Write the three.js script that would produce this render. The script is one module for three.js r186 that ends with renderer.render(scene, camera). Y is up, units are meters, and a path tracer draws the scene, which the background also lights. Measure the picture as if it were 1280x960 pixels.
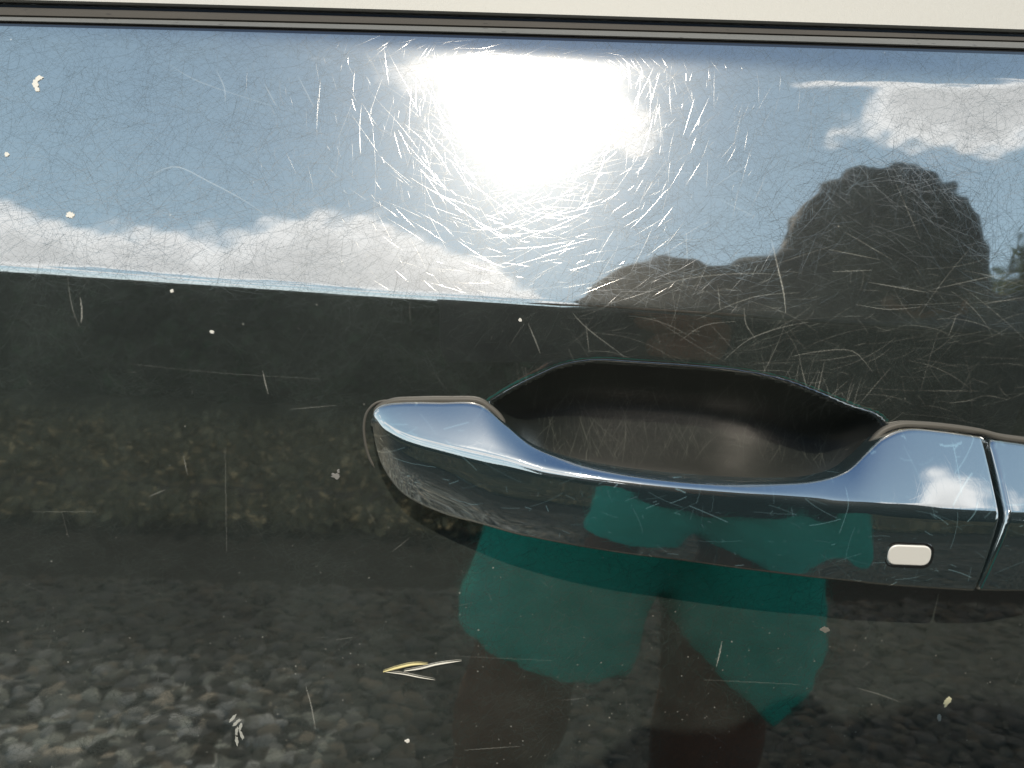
import * as THREE from 'three';
import { mergeGeometries, mergeVertices } from 'three/addons/utils/BufferGeometryUtils.js';
import { MarchingCubes } from 'three/addons/objects/MarchingCubes.js';
import { ImprovedNoise } from 'three/addons/math/ImprovedNoise.js';

// ---------------------------------------------------------------- camera, sky, sun, exposure
const scene = new THREE.Scene();
const RAD = Math.PI / 180, F = 1005;                       // focal length in photo pixels (1280 wide)
const camera = new THREE.PerspectiveCamera(2 * Math.atan(480 / F) / RAD, 4 / 3, 0.01, 400);
camera.position.set(0, 1.0, 0.24);
camera.rotation.order = 'YXZ';
camera.rotation.set(-4 * RAD, -3 * RAD, 2.6 * RAD);
camera.updateMatrixWorld(true);
scene.add(camera);
const renderer = new THREE.WebGLRenderer({ antialias: true });
renderer.setSize(1024, 768);
renderer.toneMapping = THREE.LinearToneMapping;
renderer.toneMappingExposure = 1;
renderer.shadowMap.enabled = true;

const SUN_EL = 42.8 * RAD, SUN_AZ = 5 * RAD;               // azimuth from the door's normal (+z) towards +x
const sunDir = new THREE.Vector3(Math.sin(SUN_AZ) * Math.cos(SUN_EL), Math.sin(SUN_EL), Math.cos(SUN_AZ) * Math.cos(SUN_EL));
const sun = new THREE.DirectionalLight(0xfff1dc, 5);
sun.position.copy(sunDir).multiplyScalar(12).add(new THREE.Vector3(0, 1, 0));
sun.target.position.set(0, 1, 0);
sun.castShadow = true; sun.shadow.radius = 1;
sun.shadow.mapSize.set(2048, 2048);
Object.assign(sun.shadow.camera, { left: -4, right: 4, top: 4, bottom: -4, near: 0.5, far: 40 });
scene.add(sun, sun.target);

function rng(seed) { let s = seed >>> 0; return () => { s = (s + 0x6D2B79F5) >>> 0; let t = s; t = Math.imul(t ^ (t >>> 15), t | 1); t ^= t + Math.imul(t ^ (t >>> 7), t | 61); return ((t ^ (t >>> 14)) >>> 0) / 4294967296; }; }
const noiser = new ImprovedNoise();
const noise = (x, y, z) => noiser.noise(x, y, z);
function fbm(x, y, z, oct) { let a = 0, w = 0.5, f = 1; for (let i = 0; i < oct; i++) { a += w * noise(x * f, y * f, z * f); f *= 2.03; w *= 0.5; } return a; }
const clamp = (x, a = 0, b = 1) => Math.min(b, Math.max(a, x));
const smooth = (a, b, x) => { const t = clamp((x - a) / (b - a)); return t * t * (3 - 2 * t); };
const lerp = (a, b, t) => a + (b - a) * t;

// cloud banks: [azimuth from +z towards +x, elevation, half width, half height, strength], degrees
const BANKS = [
  [-38, 27, 6, 3.0, 0.55], [-32, 28, 5, 2.6, 0.5], [-26, 28.5, 5, 2.6, 0.6], [-19, 29, 5, 2.8, 0.65], [-12, 29, 5, 3.0, 0.55], [-5, 29, 5, 3, 0.6], [2, 28.5, 5, 2.8, 0.6], [8, 27.5, 4, 2.4, 0.4],
  [11, 41, 4, 3, 0.6], [14.5, 39, 2.6, 2.6, 0.45], [15.5, 36, 2.2, 1.8, 0.3], [8, 44, 6, 3, 0.3], [-9, 34, 1.6, 0.8, 0.3],
  [30, 36, 2.6, 0.8, 0.55], [24.5, 36.2, 1.4, 0.5, 0.3], [29, 39.4, 5, 0.9, 0.45], [36.5, 36.3, 3.6, 2.4, 1.0], [41, 34, 4.5, 2.6, 1.0], [46, 36.5, 5, 3, 1.0], [37, 39.6, 7, 0.9, 0.6],
  [-30, 36, 16, 3.6, -0.8], [-10, 37.5, 9, 2.6, -0.6], [23, 33.5, 6, 2.6, -0.8], [24, 38.3, 3, 1.4, -0.6], [34, 32, 4, 1.6, -0.4], [3, 34.6, 9, 1.4, -0.5],
];
{
  const W = 2048, H = 1024, d = new Float32Array(W * H * 4);
  for (let j = 0; j < H; j++) {
    const el = ((j + 0.5) / H - 0.5) * Math.PI, sy = Math.sin(el), cy = Math.cos(el);
    for (let i = 0; i < W; i++) {
      const ph = ((i + 0.5) / W - 0.5) * 2 * Math.PI, x = Math.cos(ph) * cy, z = Math.sin(ph) * cy, o = 4 * (j * W + i);
      const up = Math.max(0, sy), t = Math.pow(up, 1.25);
      const low = Math.exp(-up / 0.13); let r = lerp(0.73, 0.08, t) + 0.4 * low, g = lerp(1.02, 0.165, t) + 0.25 * low, b = lerp(1.16, 0.36, t) + 0.1 * low;
      if (sy > 0.01) {
        const cs = x * sunDir.x + sy * sunDir.y + z * sunDir.z, glow = 0.3 * Math.exp(-Math.acos(clamp(cs, -1, 1)) / 0.13);
        r += glow * 1.12; g += glow; b += glow * 0.85;
        const k = 1 / (sy + 0.22), px = x * k, pz = z * k;
        let dens = fbm(px * 1.7 + 3.1, 0.3, pz * 1.7 + 7.7, 6) * 1.5 + 0.9 * fbm(px * 6 + 1, 4.2, pz * 6, 5) - 0.3;
        const az = Math.atan2(x, z) / RAD, e = el / RAD;
        for (const [ba, be, wa, we, s] of BANKS) { const q = ((az - ba) / wa) ** 2 + ((e - be) / we) ** 2; if (q < 9) dens += s * Math.exp(-q); }
        dens += 0.4 * Math.exp(-(((e - 21) / 6) ** 2)) - 0.9 * smooth(44, 52, e);   // far cloud low over the horizon
        const c = smooth(-0.02, 0.27, dens) * smooth(0.0, 0.05, sy), core = smooth(0.15, 0.8, dens + 0.25 * fbm(px * 9, 2, pz * 9, 3));
        const lum = lerp(1.45, 1.0, core) * (1 + 0.5 * glow);
        r = lerp(r, lum, c * 0.92); g = lerp(g, lum, c * 0.92); b = lerp(b, lum * 0.985, c * 0.92);
      } else { r = 0.1; g = 0.1; b = 0.09; }
      d[o] = r; d[o + 1] = g; d[o + 2] = b; d[o + 3] = 1;
    }
  }
  const sky = new THREE.DataTexture(d, W, H, THREE.RGBAFormat, THREE.FloatType);
  sky.mapping = THREE.EquirectangularReflectionMapping; sky.magFilter = sky.minFilter = THREE.LinearFilter; sky.colorSpace = THREE.LinearSRGBColorSpace; sky.needsUpdate = true;
  scene.background = sky; scene.environment = sky;
}

// ---------------------------------------------------------------- helpers
const V = (x, y, z) => new THREE.Vector3(x, y, z);
const taken = {};
function numbered(n) { const k = taken[n] = (taken[n] ?? -1) + 1; return k ? `${n}_${String(k).padStart(3, '0')}` : n; }
function tag(o, label, category, group, kind) { if (label) o.userData.label = label; if (category) o.userData.category = category; if (group) o.userData.group = group; if (kind) o.userData.kind = kind; return o; }
function mesh(name, geometry, material, parent = scene) { const m = new THREE.Mesh(geometry, material); m.name = parent === scene ? numbered(name) : name; m.castShadow = m.receiveShadow = true; parent.add(m); return m; }
const std = (rgb, roughness, more = {}) => new THREE.MeshStandardMaterial({ color: new THREE.Color().setRGB(...rgb), roughness, ...more });
const matt = (rgb, roughness, more = {}) => new THREE.MeshPhysicalMaterial({ color: new THREE.Color().setRGB(...rgb), roughness, specularIntensity: 0.1, ...more });   // earth, cloth, leaves: hardly any gloss
const phys = (rgb, roughness, more = {}) => new THREE.MeshPhysicalMaterial({ color: new THREE.Color().setRGB(...rgb), roughness, ...more });
// measured on the photograph: the point where the line of sight through (px, py) meets the plane z = const
const eye = camera.position.clone();
function ray(px, py) { return V((px - 640) / F, (480 - py) / F, -1).normalize().applyQuaternion(camera.quaternion); }
function at(px, py, z = 0) { const r = ray(px, py); return eye.clone().addScaledVector(r, (z - eye.z) / r.z); }
function catmull(pts, t) { // pts: arrays of numbers, t in 0..n-1
  const n = pts.length - 1, i = Math.min(n - 1, Math.max(0, Math.floor(t))), u = t - i, a = pts[Math.max(0, i - 1)], b = pts[i], c = pts[i + 1], d = pts[Math.min(n, i + 2)];
  return b.map((_, k) => 0.5 * (2 * b[k] + (c[k] - a[k]) * u + (2 * a[k] - 5 * b[k] + 4 * c[k] - d[k]) * u * u + (3 * b[k] - a[k] - 3 * c[k] + d[k]) * u * u * u));
}
function path(pts, per = 6) { const out = []; for (let i = 0; i <= (pts.length - 1) * per; i++) out.push(catmull(pts, i / per)); return out; }

// ---------------------------------------------------------------- shape of the door skin
const T_UP = Math.tan(14 * RAD), T_LOW = Math.tan(2.5 * RAD), T_TOP = Math.tan(12 * RAD);
const cA = at(0, 333), cB = at(1280, 421), cSlope = (cB.y - cA.y) / (cB.x - cA.x);
const creaseY = (x) => cA.y + (x - cA.x) * cSlope;
const softplus = (x, w) => { const q = x / w; return q > 30 ? x : q < -30 ? 0 : w * Math.log1p(Math.exp(q)); };
const rA = at(560, 64, -0.022), rB = at(1280, 104, -0.022), rSlope = (rB.y - rA.y) / (rB.x - rA.x);
function skinZ(x, y) {
  const s = y - creaseY(x), top = y - (rA.y + (x - rA.x) * rSlope);
  return T_LOW * s - (T_UP + T_LOW) * softplus(s, 0.0006) - T_TOP * softplus(top, 0.0016) - (s < 0 ? s * s * 0.12 : s * s * -0.2) - x * x * 0.03;
}
// the grip recess: an opening outline (photo measurements on the skin) pressed inwards
const OPEN = path([[612, 502], [640, 485], [670, 470], [703, 456], [745, 450], [800, 453], [860, 457], [920, 463], [975, 474], [1020, 490], [1060, 507], [1100, 523], [1112, 560], [1100, 640], [1060, 690], [960, 692], [860, 680], [760, 668], [660, 645], [618, 575], [612, 502]], 4)
  .map(([px, py]) => { const p = at(px, py, -0.003); return [p.x, p.y]; });
function insideDistance(x, y) {
  let best = 1e9, inside = false;
  for (let i = 0, j = OPEN.length - 1; i < OPEN.length; j = i++) {
    const [ax, ay] = OPEN[j], [bx, by] = OPEN[i], dx = bx - ax, dy = by - ay, t = clamp(((x - ax) * dx + (y - ay) * dy) / (dx * dx + dy * dy + 1e-18));
    best = Math.min(best, (x - ax - t * dx) ** 2 + (y - ay - t * dy) ** 2);
    if ((ay > y) !== (by > y) && x < ax + ((y - ay) / (by - ay)) * dx) inside = !inside;
  }
  return (inside ? 1 : -1) * Math.sqrt(best);
}
const cupBox = OPEN.reduce((b, [x, y]) => [Math.min(b[0], x), Math.max(b[1], x), Math.min(b[2], y), Math.max(b[3], y)], [9, -9, 9, -9]);
const RIM = []; for (let i = 0; i + 1 < OPEN.length; i++) { const [ax, ay] = OPEN[i], [bx, by] = OPEN[i + 1], L = Math.hypot(bx - ax, by - ay), n = Math.max(1, Math.ceil(L / 0.0006)); for (let k = 0; k < n; k++) { const t = (k + 0.5) / n; RIM.push([lerp(ax, bx, t), lerp(ay, by, t), L / n]); } }
function cup(x, y) {  // [depth, distance inside the rim]; a softened distance keeps the bowl free of creases
  if (x < cupBox[0] - 0.01 || x > cupBox[1] + 0.01 || y < cupBox[2] - 0.01 || y > cupBox[3] + 0.01) return [0, -1];
  const d = insideDistance(x, y); let e = d;
  if (d > 0.001) { let I = 0; for (const [px, py, w] of RIM) { const q = (x - px) * (x - px) + (y - py) * (y - py); I += w / (q * Math.sqrt(q)); } e = lerp(d, Math.sqrt(2 / I), smooth(0.001, 0.005, d)); }
  const q = softplus(e, 0.0003), t = clamp(q / 0.0225);
  return [0.022 * (1 - Math.pow(1 - t, 2.4)), d];
}
const doorZ = (x, y) => skinZ(x, y) - cup(x, y)[0];
function onSkin(px, py, lift = 0) { const r = ray(px, py); let t = 0.24; for (let i = 0; i < 30; i++) { const p = eye.clone().addScaledVector(r, t); t += (skinZ(p.x, p.y) + lift - p.z) / r.z; } return eye.clone().addScaledVector(r, t); }
function skinNormal(x, y) { const h = 1e-4; return V(-(skinZ(x + h, y) - skinZ(x - h, y)) / (2 * h), -(skinZ(x, y + h) - skinZ(x, y - h)) / (2 * h), 1).normalize(); }

// ---------------------------------------------------------------- textures of the paint
const TEX = 2048, TILE = 0.36, TX0 = -0.17, TY0 = 0.80;          // one tile covers 0.36 m of the door
const toU = (x) => (x - TX0) / TILE, toV = (y) => (y - TY0) / TILE;
const R1 = rng(11);
function scratchWalk(pts, cb) { for (let i = 0; i + 1 < pts.length; i++) { const [ax, ay] = pts[i], [bx, by] = pts[i + 1], L = Math.hypot(bx - ax, by - ay), n = Math.max(1, Math.ceil(L / 0.5)); for (let k = 0; k < n; k++) cb(ax + (bx - ax) * k / n, ay + (by - ay) * k / n, (bx - ax) / (L + 1e-9), (by - ay) / (L + 1e-9), (i + k / n) / (pts.length - 1)); } }
function arc(x, y, ang, len, bend) { const n = Math.max(2, Math.ceil(len / 12)), out = [[x, y]]; for (let i = 0; i < n; i++) { x += Math.cos(ang) * len / n; y += Math.sin(ang) * len / n; ang += bend / n; out.push([x, y]); } return out; }
const slopes = [new Float32Array(TEX * TEX), new Float32Array(TEX * TEX)], BASE_ROUGH = 0.03, rough = new Float32Array(TEX * TEX).fill(BASE_ROUGH);
function groove(pts, wide, amp) {  // one side of a hair-fine scratch: a line of tilted texels
  const side = R1() < 0.5 ? -1 : 1, coarse = 0.12 + 0.05 * R1();   // the walls of a scratch are dull
  scratchWalk(pts, (x, y, tx, ty, f) => {
    const p = side * amp * Math.sin(Math.PI * clamp(f, 0.03, 0.97)) ** 0.4;
    for (let k = 0; k <= wide; k++) { const o = (Math.round(y + tx * k) & (TEX - 1)) * TEX + (Math.round(x - ty * k) & (TEX - 1)), q = k ? -p : p; if (amp > Math.hypot(slopes[0][o], slopes[1][o])) { slopes[0][o] = -ty * q; slopes[1][o] = tx * q; rough[o] = coarse; } }
  });
}
for (let i = 0; i < 1700; i++) groove(arc(R1() * TEX, R1() * TEX, R1() * 7, 100 + 650 * R1() ** 2, (R1() - 0.5) * 0.4), 0, 0.015 + 0.14 * R1() ** 1.2);
for (let i = 0; i < 6; i++) groove(arc(R1() * TEX, R1() * TEX, R1() * 7, 200 + 600 * R1() ** 2, (R1() - 0.5) * 0.9), 1, 0.02 + 0.05 * R1());
// colour: black paint under a film of dust, with the scratches that cut through to pale primer
const film = new Float32Array(TEX * TEX * 3);
const BASE = [0.029, 0.0368, 0.0342];
for (let j = 0; j < TEX; j++) for (let i = 0; i < TEX; i++) {
  const u = i / TEX, v = j / TEX, w = Math.min(1, Math.min(u, 1 - u, v, 1 - v) * 10);
  const n = w * (fbm(u * 7, v * 7, 1.5, 4) * 0.9 + fbm(u * 40, v * 60, 8.5, 3) * 0.5), g = Math.max(0.4, 1 + 0.85 * n), o = 3 * (j * TEX + i);
  const grain = 0.85 + 0.3 * R1();
  for (let c = 0; c < 3; c++) film[o + c] = BASE[c] * g * grain;
}
function stain(x, y, rgb, a) { const ix = Math.round(x), iy = Math.round(y); if (ix < 0 || iy < 0 || ix >= TEX || iy >= TEX) return; const o = 3 * (iy * TEX + ix); for (let c = 0; c < 3; c++) film[o + c] = lerp(film[o + c], rgb[c], a); }
function blot(x, y, r, rgb, a) { for (let j = -Math.ceil(r + 1); j <= r + 1; j++) for (let i = -Math.ceil(r + 1); i <= r + 1; i++) stain(x + i, y + j, rgb, a * clamp(r + 0.5 - Math.hypot(i, j))); }
function scoreMark(pts, width, rgb, a) { scratchWalk(pts, (x, y, tx, ty, f) => { const w = width * (0.35 + 0.65 * Math.sin(Math.PI * clamp(f, 0.05, 0.95))); blot(x, y, w, rgb, a * 0.6); }); }
const texel = (px, py) => { const p = onSkin(px, py); return [toU(p.x) * TEX, toV(p.y) * TEX]; };
const MARKS = [   // marks measured on the photo: width in texels, strength, then the points
  [0.9, 0.35, [84, 345], [87, 370], [92, 392], [99, 409]], [1.4, 0.9, [100, 372], [102, 390], [101, 404]], [1.1, 0.8, [328, 464], [331, 478], [335, 493]], [0.8, 0.4, [362, 512], [420, 507]],
  [0.9, 0.5, [229, 570], [234, 594]], [1.0, 0.45, [186, 621], [207, 612]], [0.7, 0.3, [281, 560], [283, 690]], [0.6, 0.22, [160, 455], [280, 467], [400, 474]], [1.1, 0.7, [382, 858], [389, 884], [394, 912]],
  [0.9, 0.4, [1070, 860], [1098, 868], [1125, 878]], [1.5, 0.6, [902, 802], [899, 818], [895, 834]], [1.0, 0.6, [660, 405], [668, 424], [675, 442]], [0.9, 0.5, [716, 392], [735, 412], [780, 446]], [0.8, 0.45, [732, 405], [736, 440]],
  [1.4, 0.7, [964, 300], [972, 335], [979, 365], [982, 391]], [1.0, 0.6, [192, 218], [206, 211], [226, 210], [262, 228], [300, 248], [330, 268]], [0.8, 0.4, [210, 80], [250, 103], [340, 133]], [0.9, 0.6, [270, 88], [280, 110], [281, 128]],
  [0.9, 0.5, [330, 105], [345, 133]], [0.9, 0.5, [372, 95], [392, 134]], [0.8, 0.55, [245, 300], [270, 322]], [0.9, 0.4, [1035, 312], [1100, 325]], [1.0, 0.5, [1085, 353], [1160, 366]], [0.9, 0.5, [1040, 340], [1090, 338]], [0.8, 0.5, [1070, 381], [1110, 387], [1150, 384]],
  [0.9, 0.45, [905, 450], [935, 425], [975, 410], [1010, 403]], [0.9, 0.45, [990, 446], [1020, 440], [1065, 439], [1090, 465]], [0.8, 0.4, [850, 426], [880, 407], [920, 402]], [0.9, 0.5, [930, 385], [932, 405], [945, 425]], [0.8, 0.4, [640, 365], [760, 352]],
  [0.9, 0.4, [790, 372], [850, 350], [930, 342], [985, 345]], [0.8, 0.4, [870, 400], [940, 372], [1000, 366]], [0.8, 0.35, [1055, 290], [1115, 325]], [0.8, 0.35, [1120, 230], [1150, 300]], [0.8, 0.4, [900, 250], [945, 272]], [0.8, 0.4, [890, 235], [935, 205]],
  [0.7, 0.4, [840, 300], [875, 300]], [0.8, 0.5, [857, 290], [859, 330]], [0.8, 0.5, [897, 358], [900, 388]], [0.8, 0.4, [820, 215], [870, 217]], [0.8, 0.45, [580, 938], [650, 933]], [0.7, 0.4, [420, 800], [440, 797]], [0.7, 0.35, [490, 690], [512, 672]],
  [0.7, 0.3, [40, 640], [120, 640]], [0.6, 0.25, [560, 820], [690, 826]], [0.7, 0.3, [880, 850], [1000, 856]], [0.9, 0.35, [1165, 362], [1265, 340]], [0.8, 0.4, [1230, 380], [1280, 372]], [0.8, 0.4, [1185, 420], [1195, 395]],
];
const PALE = [0.42, 0.43, 0.4];
for (const [w, a, ...p] of MARKS) scoreMark(path(p.map(([x, y]) => texel(x, y)), 4), w * 0.85, PALE, a * 0.85);
for (let i = 0; i < 260; i++) {   // wear where hands and keys reach, round the grip and on the shoulder above it
  const px = 700 + 580 * R1(), py = 330 + 190 * R1(), [x, y] = texel(px, py);
  scoreMark(arc(x, y, (R1() < 0.6 ? 0.5 * (R1() - 0.2) : R1() * 6), 20 + 150 * R1() ** 2, (R1() - 0.5) * 1.4), 0.4 + 0.4 * R1(), PALE, 0.06 + 0.2 * R1() ** 2);
}
for (let i = 0; i < 420; i++) {   // finger nails inside the recess
  const px = 650 + 420 * R1() ** 0.8, py = 500 + 100 * R1(), [x, y] = texel(px, py);
  scoreMark(arc(x, y, 1.57 + (R1() - 0.5) * 1.3, 10 + 90 * R1() ** 2, (R1() - 0.5) * 0.9), 0.4 + 0.45 * R1(), PALE, 0.08 + 0.3 * R1() ** 2);
}
for (let i = 0; i < 900; i++) scoreMark(arc(R1() * TEX, R1() * TEX, R1() * 7, 6 + 50 * R1() ** 3, (R1() - 0.5) * 0.6), 0.3 + 0.4 * R1(), PALE, 0.04 + 0.2 * R1() ** 3);
for (let i = 0; i < 700; i++) { const low = R1() < 0.7, [x, y] = low ? texel(R1() * 1280, 620 + 340 * Math.sqrt(R1())) : [R1() * TEX, R1() * TEX]; blot(x, y, 0.5 + 1.1 * R1() ** 3, [0.5, 0.5, 0.46], 0.25 + 0.6 * R1()); }
for (let i = 0; i < 6000; i++) blot(R1() * TEX, R1() * TEX, 0.2 + 0.4 * R1(), [0.2, 0.2, 0.18], 0.1 + 0.25 * R1());
const toSRGB = (x) => 255 * (x <= 0.0031308 ? 12.92 * x : 1.055 * Math.pow(x, 1 / 2.4) - 0.055);
function dataTexture(bytes, n, srgb) { const t = new THREE.DataTexture(bytes, n, n, THREE.RGBAFormat); t.wrapS = t.wrapT = THREE.RepeatWrapping; t.magFilter = THREE.LinearFilter; t.minFilter = THREE.LinearMipmapLinearFilter; t.generateMipmaps = true; if (srgb) t.colorSpace = THREE.SRGBColorSpace; t.needsUpdate = true; return t; }
const scratchMap = (() => {
  const b = new Float32Array(TEX * TEX * 4), P2 = Math.PI * 2;
  for (let j = 0; j < TEX; j++) for (let i = 0; i < TEX; i++) {
    const o = j * TEX + i, u = i / TEX, v = j / TEX;
    const wob = 0.0016, sx = slopes[0][o] + wob * (Math.sin(P2 * (5 * u + 1 * v)) + Math.sin(P2 * (7 * u - 4 * v) + 1) * 0.7), sy = slopes[1][o] + wob * (Math.sin(P2 * (2 * u + 6 * v) + 2) + Math.sin(P2 * (-4 * u + 8 * v)) * 0.7);
    const n = 1 / Math.hypot(sx, sy, 1);
    b[4 * o] = 0.5 - 0.5 * sx * n; b[4 * o + 1] = 0.5 - 0.5 * sy * n; b[4 * o + 2] = 0.5 + 0.5 * n; b[4 * o + 3] = 1;
  }
  const t = new THREE.DataTexture(b, TEX, TEX, THREE.RGBAFormat, THREE.FloatType); t.wrapS = t.wrapT = THREE.RepeatWrapping; t.magFilter = t.minFilter = THREE.LinearFilter; t.needsUpdate = true;
  t.repeat.set(7, 7); return t;   // its tile is a seventh as wide: 0.051 m
})();
const roughMap = (() => { const b = new Uint8Array(TEX * TEX * 4); for (let o = 0; o < TEX * TEX; o++) { b[4 * o] = b[4 * o + 1] = b[4 * o + 2] = Math.round(255 * rough[o]); b[4 * o + 3] = rough[o] > BASE_ROUGH ? 44 : 255; } const t = dataTexture(b, TEX, false); t.repeat.set(7, 7);   // green: roughness, alpha: how much the spot reflects 
  return t; })();
const filmMap = (() => { const b = new Uint8Array(TEX * TEX * 4); for (let o = 0; o < TEX * TEX; o++) { for (let c = 0; c < 3; c++) b[4 * o + c] = Math.round(toSRGB(film[3 * o + c])); b[4 * o + 3] = 255; } return dataTexture(b, TEX, true); })();

const wearMap = (() => {   // the handle: cleaner than the door, with key scratches and dust
  const n = 1024, R = rng(63), v = new Float32Array(n * n), b = new Uint8Array(n * n * 4);
  for (let o = 0; o < n * n; o++) v[o] = 0.115 * (0.85 + 0.3 * R() + 0.25 * fbm((o % n) / n * 9, Math.floor(o / n) / n * 9, 5, 3));
  const dot = (x, y, a) => { const o = (Math.round(y) & (n - 1)) * n + (Math.round(x) & (n - 1)); v[o] = lerp(v[o], 1, a); };
  for (let i = 0; i < 900; i++) { const a = 0.15 + 0.75 * R() ** 3, w = R() < 0.25; scratchWalk(arc(R() * n, R() * n, R() < 0.6 ? (R() - 0.5) * 1.2 : R() * 7, 6 + 70 * R() ** 3, (R() - 0.5) * 0.7), (x, y) => { dot(x, y, a * 0.7); if (w) dot(x, y + 1, a * 0.5); }); }
  for (let i = 0; i < 2600; i++) dot(R() * n, R() * n, 0.2 + 0.8 * R() ** 2);
  for (let o = 0; o < n * n; o++) { b[4 * o] = b[4 * o + 1] = b[4 * o + 2] = Math.round(toSRGB(clamp(v[o]))); b[4 * o + 3] = 255; }
  const t = dataTexture(b, n, true); t.repeat.set(2, 2); return t;
})();
const IOR = 7.5;
const paint = new THREE.MeshPhysicalMaterial({ map: filmMap, normalMap: scratchMap, roughnessMap: roughMap, specularIntensityMap: roughMap, roughness: 1, ior: IOR, clearcoat: 0.5, clearcoatRoughness: 0.27 });   // the shoulder, swirled by years of washing
const paintLower = paint.clone(); paintLower.normalScale.set(0.4, 0.4); paintLower.clearcoatRoughness = 0.4;
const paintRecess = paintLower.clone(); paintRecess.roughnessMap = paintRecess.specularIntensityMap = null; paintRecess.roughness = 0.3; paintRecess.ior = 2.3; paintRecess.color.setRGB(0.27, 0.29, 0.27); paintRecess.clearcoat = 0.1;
const paintHandle = phys([1, 1, 1], 0.05, { vertexColors: true, map: wearMap, normalMap: scratchMap, normalScale: new THREE.Vector2(0.3, 0.3), ior: IOR, clearcoat: 0.3, clearcoatRoughness: 0.36 });
const rubber = std([0.048, 0.044, 0.037], 0.8), rubberDusty = std([0.13, 0.135, 0.13], 0.6), tanRubber = std([0.06, 0.058, 0.051], 0.6), blackPlastic = std([0.008, 0.008, 0.008], 0.7);
const satin = std([0.385, 0.39, 0.375], 0.55);
const silver = std([0.6, 0.61, 0.6], 0.45, { metalness: 0.1 });
const chrome = std([0.75, 0.75, 0.74], 0.15, { metalness: 1 });

// ---------------------------------------------------------------- the car door
const door = new THREE.Group(); door.name = 'car_door'; scene.add(door);
tag(door, 'glossy black car door covered in fine scratches with a pull handle below its crease', 'car door');
const SX = 1280;
function beltLine(y0, y1, z) { return [at(0, y0, z), at(SX, y1, z)]; }
const paintEdge = [onSkin(0, 32.5), onSkin(SX, 68.5)];
const paintEdgeY = (x) => lerp(paintEdge[0].y, paintEdge[1].y, (x - paintEdge[0].x) / (paintEdge[1].x - paintEdge[0].x));
{ // outer skin: one height-field grid; the pressed-in recess becomes a mesh of its own
  const xs = [], vs = [];
  for (let x = -0.5; x < -0.17; x += 0.015) xs.push(x);
  for (let x = -0.17; x < 0.23; x += 0.0008) xs.push(x);
  for (let x = 0.23; x <= 0.56; x += 0.015) xs.push(x);
  for (let v = -0.62; v < -0.16; v += 0.02) vs.push(v);             // v: height from the crease (below), share of the way to the top edge (above)
  for (let v = -0.16; v < -0.004; v += 0.0008) vs.push(v);
  for (let v = -0.004; v < 0; v += 0.00025) vs.push(v);
  for (let v = 0; v <= 1.00001; v += 1 / 240) vs.push(v);
  const pos = [], nor = [], uv = [], deep = [], nx = xs.length, ny = vs.length, h = 2e-4;
  for (const v of vs) for (const x of xs) {
    const y0 = creaseY(x), y = v < 0 ? y0 + v : y0 + v * (paintEdgeY(x) - y0), [c, d] = cup(x, y), z = skinZ(x, y) - c;
    pos.push(x, y, z); uv.push(toU(x), toV(y)); deep.push(d);
    const near = d > -0.006 && c > 1e-7, f = near ? doorZ : skinZ, gx = (f(x + h, y) - f(x - h, y)) / (2 * h), gy = (f(x, y + h) - f(x, y - h)) / (2 * h), l = 1 / Math.hypot(gx, gy, 1);
    nor.push(-gx * l, -gy * l, l);
  }
  const outer = [], inner = [], isUpper = [];
  for (let j = 0; j + 1 < ny; j++) for (let i = 0; i + 1 < nx; i++) {
    const a = j * nx + i, b = a + 1, c = a + nx, e = c + 1, list = deep[a] + deep[b] + deep[c] + deep[e] > 0.004 ? inner : outer;
    list.push(a, b, e, a, e, c); if (list === outer) isUpper.push(vs[j] >= 0);
  }
  const geo = (index) => { const g = new THREE.BufferGeometry(); g.setAttribute('position', new THREE.Float32BufferAttribute(pos, 3)); g.setAttribute('normal', new THREE.Float32BufferAttribute(nor, 3)); g.setAttribute('uv', new THREE.Float32BufferAttribute(uv, 2)); g.setIndex(index); return g; };
  const compact = (index) => { const g = geo(index), used = new Map(), p = [], n = [], t = [], ix = []; for (const k of index) { let m = used.get(k); if (m === undefined) { m = used.size; used.set(k, m); p.push(pos[3 * k], pos[3 * k + 1], pos[3 * k + 2]); n.push(nor[3 * k], nor[3 * k + 1], nor[3 * k + 2]); t.push(uv[2 * k], uv[2 * k + 1]); } ix.push(m); } g.setAttribute('position', new THREE.Float32BufferAttribute(p, 3)); g.setAttribute('normal', new THREE.Float32BufferAttribute(n, 3)); g.setAttribute('uv', new THREE.Float32BufferAttribute(t, 2)); g.setIndex(ix); return g; };
  const skinGeo = compact([...outer.filter((_, k) => !isUpper[Math.floor(k / 6)]), ...outer.filter((_, k) => isUpper[Math.floor(k / 6)])]), nUp = isUpper.filter(Boolean).length * 6;
  skinGeo.addGroup(0, outer.length - nUp, 0); skinGeo.addGroup(outer.length - nUp, nUp, 1);
  mesh('outer_panel', skinGeo, [paintLower, paint], door);
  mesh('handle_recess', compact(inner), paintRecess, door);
  // the inner side of the door, so that it has a thickness
  const back = new THREE.BoxGeometry(1.06, 0.66, 0.02); back.translate(0.03, 0.715, -0.13);
  mesh('inner_panel', back, blackPlastic, door);
}
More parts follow.
